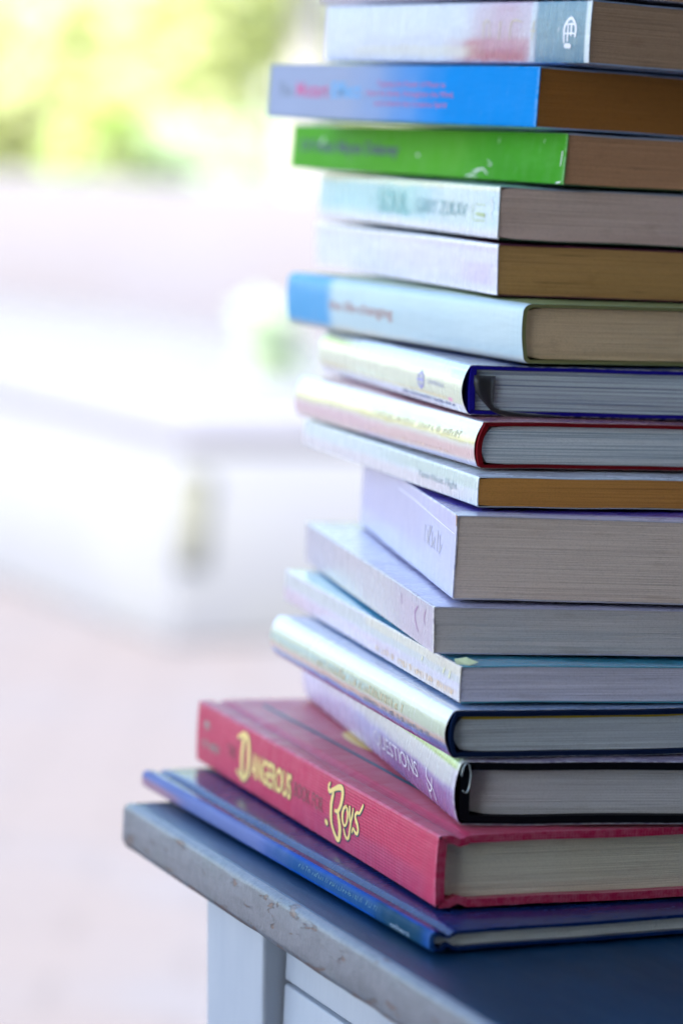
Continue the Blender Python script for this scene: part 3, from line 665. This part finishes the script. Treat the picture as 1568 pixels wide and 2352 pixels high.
cc = te.mix(te.math('MULTIPLY', te.step(te.noise((30, 30, 60), 4, .6, 0, (3, 1, 4)), .55, .72), .4), cc, (.08, .12, .12))
cc = te.mix(te.math('MULTIPLY', chip, .8), cc, (.13, .065, .04))
te.color(cc); te.bump(te.math('MULTIPLY', chip, -1.0), .0012, .8); te.bump(te.noise((200, 160, 200), 5, .7), .0009, .7)
# top slab and its grey worn edge band
def rot_box(name, x0, x1, y0, y1, z0, z1, mat, bev, seg=3): return box(name, x0, x1, y0, y1, z0, z1, mat, table, bev, seg)
TH = .0170
LEN, WID = .62, .55
top = rot_box('tabletop', .0032, WID-.0032, -LEN+.0032, -.0032, H-.012, H, tt.m, .0012)
# edge band: four-sided ring with rounded top and bevelled foot, chips nibbled into its lower edge
def edge_band():
    prof = [(.0032, 0.0), (.0015, -.0003), (.0005, -.0011), (0.0, -.0025), (0.0, -.0140), (.0012, -.0163), (.0035, -.0170), (.010, -.0170), (.010, -.012), (.0032, -.012)]
    ring = [((0, 0), (1, 0), (0, -1))]
    V = []; F = []
    corners = [(0, 0, 1, -1), (WID, 0, -1, -1), (WID, -LEN, -1, 1), (0, -LEN, 1, 1)]
    N = []
    for ci in range(4):
        a = corners[ci]; c = corners[(ci+1) % 4]; n = 90 if ci in (1, 3) else 60
        for i in range(n):
            f = i/n
            N.append((a[0]+(c[0]-a[0])*f, a[1]+(c[1]-a[1])*f, ci, f))
    for (x, y, ci, f) in N:
        for k, (d, z) in enumerate(prof):
            sx = (1-2*x/WID)*0; 
            # inward offset with mitred corners
            ix = max(d, min(WID-d, x)) ; iy = -max(d, min(LEN-d, -y))
            nz = noise.noise(Vector((x*60, y*60, k*2)))
            nb = max(0, noise.noise(Vector((x*45+3, y*45, 0)))-.25) if 3 <= k <= 6 else 0
            jit = .00025*nz+.0022*nb*(1 if k in (5, 6) else .25)
            if ci in (1, 3): ix += jit if ci == 3 else -jit
            else: iy += -jit if ci == 0 else jit
            V.append((ix, iy, H+z+(.0006*nb if k in (6,) else 0)))
    n, p = len(N), len(prof)
    for i in range(n):
        for k in range(p): F.append((i*p+k, i*p+(k+1) % p, ((i+1) % n)*p+(k+1) % p, ((i+1) % n)*p+k))
    o = link('edge_band', V, F, te.m, table); sharp(o, 55); return o
edge_band()
lm = NM('pale_blue_grey_paint', rough=.5, spec=.4)
lm.color(lm.mix(lm.math('MULTIPLY', lm.step(lm.noise((30, 30, 12), 5, .6), .4, .7), .5), (.40, .44, .49), (.32, .36, .43)))
lm.bump(lm.noise((200, 200, 30), 4, .6), .0005, .6)
def leg(cx, cy, sx_, sy_):
    # tapered square leg, leaning a little inwards at the foot
    V = []; F = []; n = 8; w = .0515
    for i in range(n+1):
        f = i/n; z = (H-.0172)*(1-f); ww = w*(1-.25*f)
        ox = cx+sx_*.032*f; oy = cy-sy_*.012*f
        x0, x1 = (ox, ox+sx_*ww); y0, y1 = (oy, oy-sy_*ww)
        for (x, y) in ((x0, y0), (x1, y0), (x1, y1), (x0, y1)): V.append((x, y, z))
    for i in range(n):
        for k in range(4): F.append((4*i+k, 4*i+(k+1) % 4, 4*i+4+(k+1) % 4, 4*i+4+k))
    F += [(0, 1, 2, 3), (4*n, 4*n+1, 4*n+2, 4*n+3)]
    o = link('leg', V, F, lm.m, table)
    md = o.modifiers.new('b', 'BEVEL'); md.width = .0012; md.segments = 2
leg(.015, -.045, 1, 1); leg(WID-.015, -.045, -1, 1); leg(.015, -LEN+.045, 1, -1); leg(WID-.015, -LEN+.045, -1, -1)
AR = .0235
for (x0, x1, y0, y1) in ((AR, AR+.018, -LEN+.098, -.098), (WID-AR-.018, WID-AR, -LEN+.098, -.098)):
    rot_box('apron', x0, x1, y0, y1, H-.0405, H-.0172, lm.m, .0008)
    rot_box('apron', x0, x1, y0, y1, H-.125, H-.0420, lm.m, .0008)
    rot_box('apron_core', x0+.004 if x0 < .1 else x0+.003, x1-.003 if x0 < .1 else x1-.004, y0, y1, H-.0435, H-.0385, plain('groove_shadow_paint', (.01, .02, .05), .7), 0)  # near-black strip, the shade of the groove put into its colour
for (y0, y1) in ((-.0715, -.0535), (-LEN+.0535, -LEN+.0715)):
    rot_box('apron', .068, WID-.068, y0, y1, H-.125, H-.0172, lm.m, .0008)

# ------------------------------------------------------------------ surroundings
GZ = -.74
pav = NM('pale_paving', rough=.75, spec=.25)
pc = pav.mix(pav.step(pav.noise(1.3, 4, .6), .42, .62), (0.101, 0.088, 0.088), (0.096, 0.092, 0.101))
bw = pav.n.new('ShaderNodeTexBrick'); pav.l(pav.co, bw.inputs['Vector']); bw.inputs['Scale'].default_value = 1.6; bw.inputs['Mortar Size'].default_value = .018; bw.offset = .5
bw.inputs['Color1'].default_value = (1, 1, 1, 1); bw.inputs['Color2'].default_value = (.90, .91, .93, 1); bw.inputs['Mortar'].default_value = (.55, .55, .55, 1)
pc = pav.mix(.3, pc, bw.outputs['Color'], 'MULTIPLY')
pav.color(pc); pav.bump(pav.noise(30, 4, .6), .004, .5)
gr = link('ground', [(-300, -300, GZ), (300, -300, GZ), (300, 300, GZ), (-300, 300, GZ)], [(0, 1, 2, 3)], pav.m); tag(gr, None, None, None, 'structure')
wm = NM('shade_panel_render', rough=.8, spec=.2); wm.color(wm.mix(wm.step(wm.noise(6, 4, .6), .4, .7), (.52, .45, .38), (.47, .41, .35)))  # warm finish of the unseen shade panels added round the camera
o = box('shade_roof', -1.75, 4.0, -4.0, 1.1, 1.75, 1.9, wm.m); tag(o, None, None, None, 'structure')  # unseen roof added to keep direct sun off the books
o = box('wall', -1.75, 4.0, -4.2, -4.0, GZ, 1.9, wm.m); tag(o, None, None, None, 'structure')  # unseen panel added behind the camera to dim the page side
o = box('wall', -1.75, -1.6, -4.0, -1.5, GZ, 1.75, wm.m); tag(o, None, None, None, 'structure')  # unseen panel added at left rear to darken the books' near ends
o = box('wall', 4.0, 4.2, -4.2, 1.1, GZ, 1.9, wm.m); tag(o, None, None, None, 'structure')  # unseen panel added on the right to hold back side light

white = NM('white_garden_paint', rough=.5, spec=.4); white.color(white.mix(white.step(white.noise(5, 3, .6), .4, .7), (0.113, 0.111, 0.126), (0.108, 0.106, 0.123)))
olive = NM('olive_post_paint', rough=.6); olive.color(olive.mix(olive.step(olive.noise(12, 3, .6), .4, .7), (.145, .145, .11), (.14, .14, .115)))
ang = math.atan2(.5, .866)
pm = Matrix.Translation((-.33, 5.87, GZ)) @ Matrix.Rotation(ang, 4, 'Z')
pl = empty('garden_platform', pm)
gbm = NM('grey_blue_side_tone', rough=.8, spec=.2); gbm.color(gbm.mix(gbm.step(gbm.noise(5, 4, .6), .4, .7), (0.138, 0.142, 0.157), (0.148, 0.152, 0.157)))  # side tone set apart from the slab, shading put into the colour
box('slab', 0, 1.6, 0, 5.2, .39, .45, white.m, pl, .012); box('base', .003, 1.597, .003, 5.197, 0, .389, gbm.m, pl, .01)
tag(pl, 'low white garden platform with one corner pointing forward, out of focus left of the books', 'platform')
po = empty('planter_box', pm @ Matrix.Translation((.03, -.03, .26))); tag(po, 'small olive planter box, a blurred dark patch on the shaded side of the white platform', 'planter')
box('tub', -.035, .035, .018, .028, -.09, .08, olive.m, po, .006); box('rim', -.04, .04, .014, .028, .081, .092, olive.m, po, .003)
wr = NM('pale_garden_wall', rough=.85, spec=.2); wr.color(wr.mix(wr.step(wr.noise(1.5, 4, .6), .4, .7), (0.118, 0.110, 0.118), (0.121, 0.115, 0.128))); wr.bump(wr.noise(40, 4, .6), .003, .5)
gw = box('garden_wall', -9, 9, 11.0, 11.25, GZ, GZ+.88, wr.m, None, .02); tag(gw, 'low pale rendered garden wall in front of the blurred foliage', 'wall')

def leaf_mat(name, c1, c2):
    m = bpy.data.materials.new(name); m.use_nodes = True; nt = m.node_tree; n = nt.nodes
    p = n['Principled BSDF']; p.inputs['Roughness'].default_value = .5
    g = n.new('ShaderNodeNewGeometry'); mx = n.new('ShaderNodeMix'); mx.data_type = 'RGBA'
    mx.inputs[6].default_value = (*c1, 1); mx.inputs[7].default_value = (*c2, 1)
    nt.links.new(g.outputs['Random Per Island'], mx.inputs[0]); nt.links.new(mx.outputs[2], p.inputs['Base Color'])
    t = n.new('ShaderNodeBsdfTranslucent'); nt.links.new(mx.outputs[2], t.inputs[0])
    ms = n.new('ShaderNodeMixShader'); ms.inputs[0].default_value = .72
    nt.links.new(p.outputs[0], ms.inputs[1]); nt.links.new(t.outputs[0], ms.inputs[2]); nt.links.new(ms.outputs[0], n['Material Output'].inputs[0])
    return m
bark = plain('bark', (.30, .28, .27), .9, .1)
def crown(name, cx, cz, r, rz, n, leaf, mat, parent, rnd, clumps=9):
    V = []; F = []
    cl = [(Vector((rnd.uniform(-1, 1)*r*.7, rnd.uniform(-1, 1)*r*.7, rnd.uniform(-1, 1)*rz*.75)), rnd.uniform(.3, .55)) for _ in range(clumps)]
    for _ in range(n):
        c, q = rnd.choice(cl)
        d = Vector((rnd.gauss(0, 1), rnd.gauss(0, 1), rnd.gauss(0, 1))).normalized()*rnd.random()**.4*q
        p = Vector((cx, 0, cz))+c+Vector((d.x*r, d.y*r, d.z*rz))
        a = Vector((rnd.gauss(0, 1), rnd.gauss(0, 1), rnd.gauss(0, .6))).normalized(); t = a.cross(Vector((rnd.gauss(0, 1), rnd.gauss(0, 1), rnd.gauss(0, 1)))).normalized()
        s = leaf*rnd.uniform(.6, 1.2); k = len(V)
        V += [p-a*s, p+t*s*.4, p+a*s, p-t*s*.4]; F.append((k, k+1, k+2, k+3))
    me = bpy.data.meshes.new(name); me.from_pydata([tuple(v) for v in V], [], F); me.materials.append(mat)
    o = bpy.data.objects.new(name, me); C.objects.link(o); o.parent = parent; return o
def trunk(h, r, parent, lean=0.0, name='trunk'):
    V = []; F = []; n = 8; m = 8
    for i in range(m+1):
        f = i/m
        for k in range(n):
            a = k*2*math.pi/n; rr = r*(1-.5*f)*(1+.1*math.sin(3*a))
            V.append((lean*f*f+rr*math.cos(a), rr*math.sin(a)+.1*math.sin(f*3), h*f))
    for i in range(m):
        for k in range(n): F.append((i*n+k, i*n+(k+1) % n, (i+1)*n+(k+1) % n, (i+1)*n+k))
    return link(name, V, F, bark, parent, True)
yel = leaf_mat('yellow_green_leaves', (.58, .62, .30), (.72, .74, .44))
mid = leaf_mat('fresh_green_leaves', (.50, .62, .22), (.60, .68, .30))
blu = leaf_mat('cool_green_leaves', (.50, .60, .42), (.60, .68, .52))
def tree(x, y, h, r, rz, mat, label, seed, n=5200, lean=0.0, tr=.12, leaf=.11):
    rnd = random.Random(seed)
    o = empty('tree', Matrix.Translation((x, y, GZ))); tag(o, label, 'tree')
    trunk(h, tr, o, lean); crown('crown', lean, h+rz*.2, r, rz, n, leaf, mat, o, rnd, 18)
tree(-1.5, 13.2, 1.3, 1.3, 1.5, yel, 'blurred bright yellow green tree in the upper left middle behind the low wall', 1)
tree(-3.0, 14.5, 1.5, 1.2, 1.7, blu, 'blurred cool green tree at the far upper left corner', 2)
tree(.35, 13.8, 1.5, 1.2, 1.6, yel, 'blurred pale yellow tree directly left of the top of the book pile', 3, 3400)
tree(-.25, 12.4, 2.4, .7, .6, yel, 'blurred slender tree with a greyish trunk beside the top books', 4, 900, 0.02, .13)
tree(2.2, 15, 1.6, 1.6, 1.8, yel, 'tree hidden behind the pile of books', 5, 3000)
tree(-5.6, 14.5, 1.6, 1.8, 2.0, mid, 'tree standing beyond the left edge of the photo', 6, 3000)
def shrub(x, y, r, rz, z, mat, label, seed, n=900, leaf=.06):
    rnd = random.Random(seed)
    o = empty('shrub', Matrix.Translation((x, y, z))); tag(o, label, 'shrub')
    crown('foliage', 0, rz*.9, r, rz, n, leaf, mat, o, rnd, 7)
    trunk(rz*.9, .02, o, 0, 'stem')
shrub(-1.0, 11.7, .26, .34, GZ+.6, mid, 'small fresh green shrub, a blurred spot above the low wall', 11)
shrub(-2.3, 11.8, .55, .32, GZ+.6, blu, 'wide cool green shrub behind the left part of the low wall', 12)
shrub(-.62, 11.8, .35, .30, GZ+.6, blu, 'bluish green shrub just right of the fresh green shrub over the wall', 13)
shrub(-.16, 7.2, .10, .10, GZ+.45, blu, 'little green plant glimpsed between the white table and the books', 14, 300, .04)
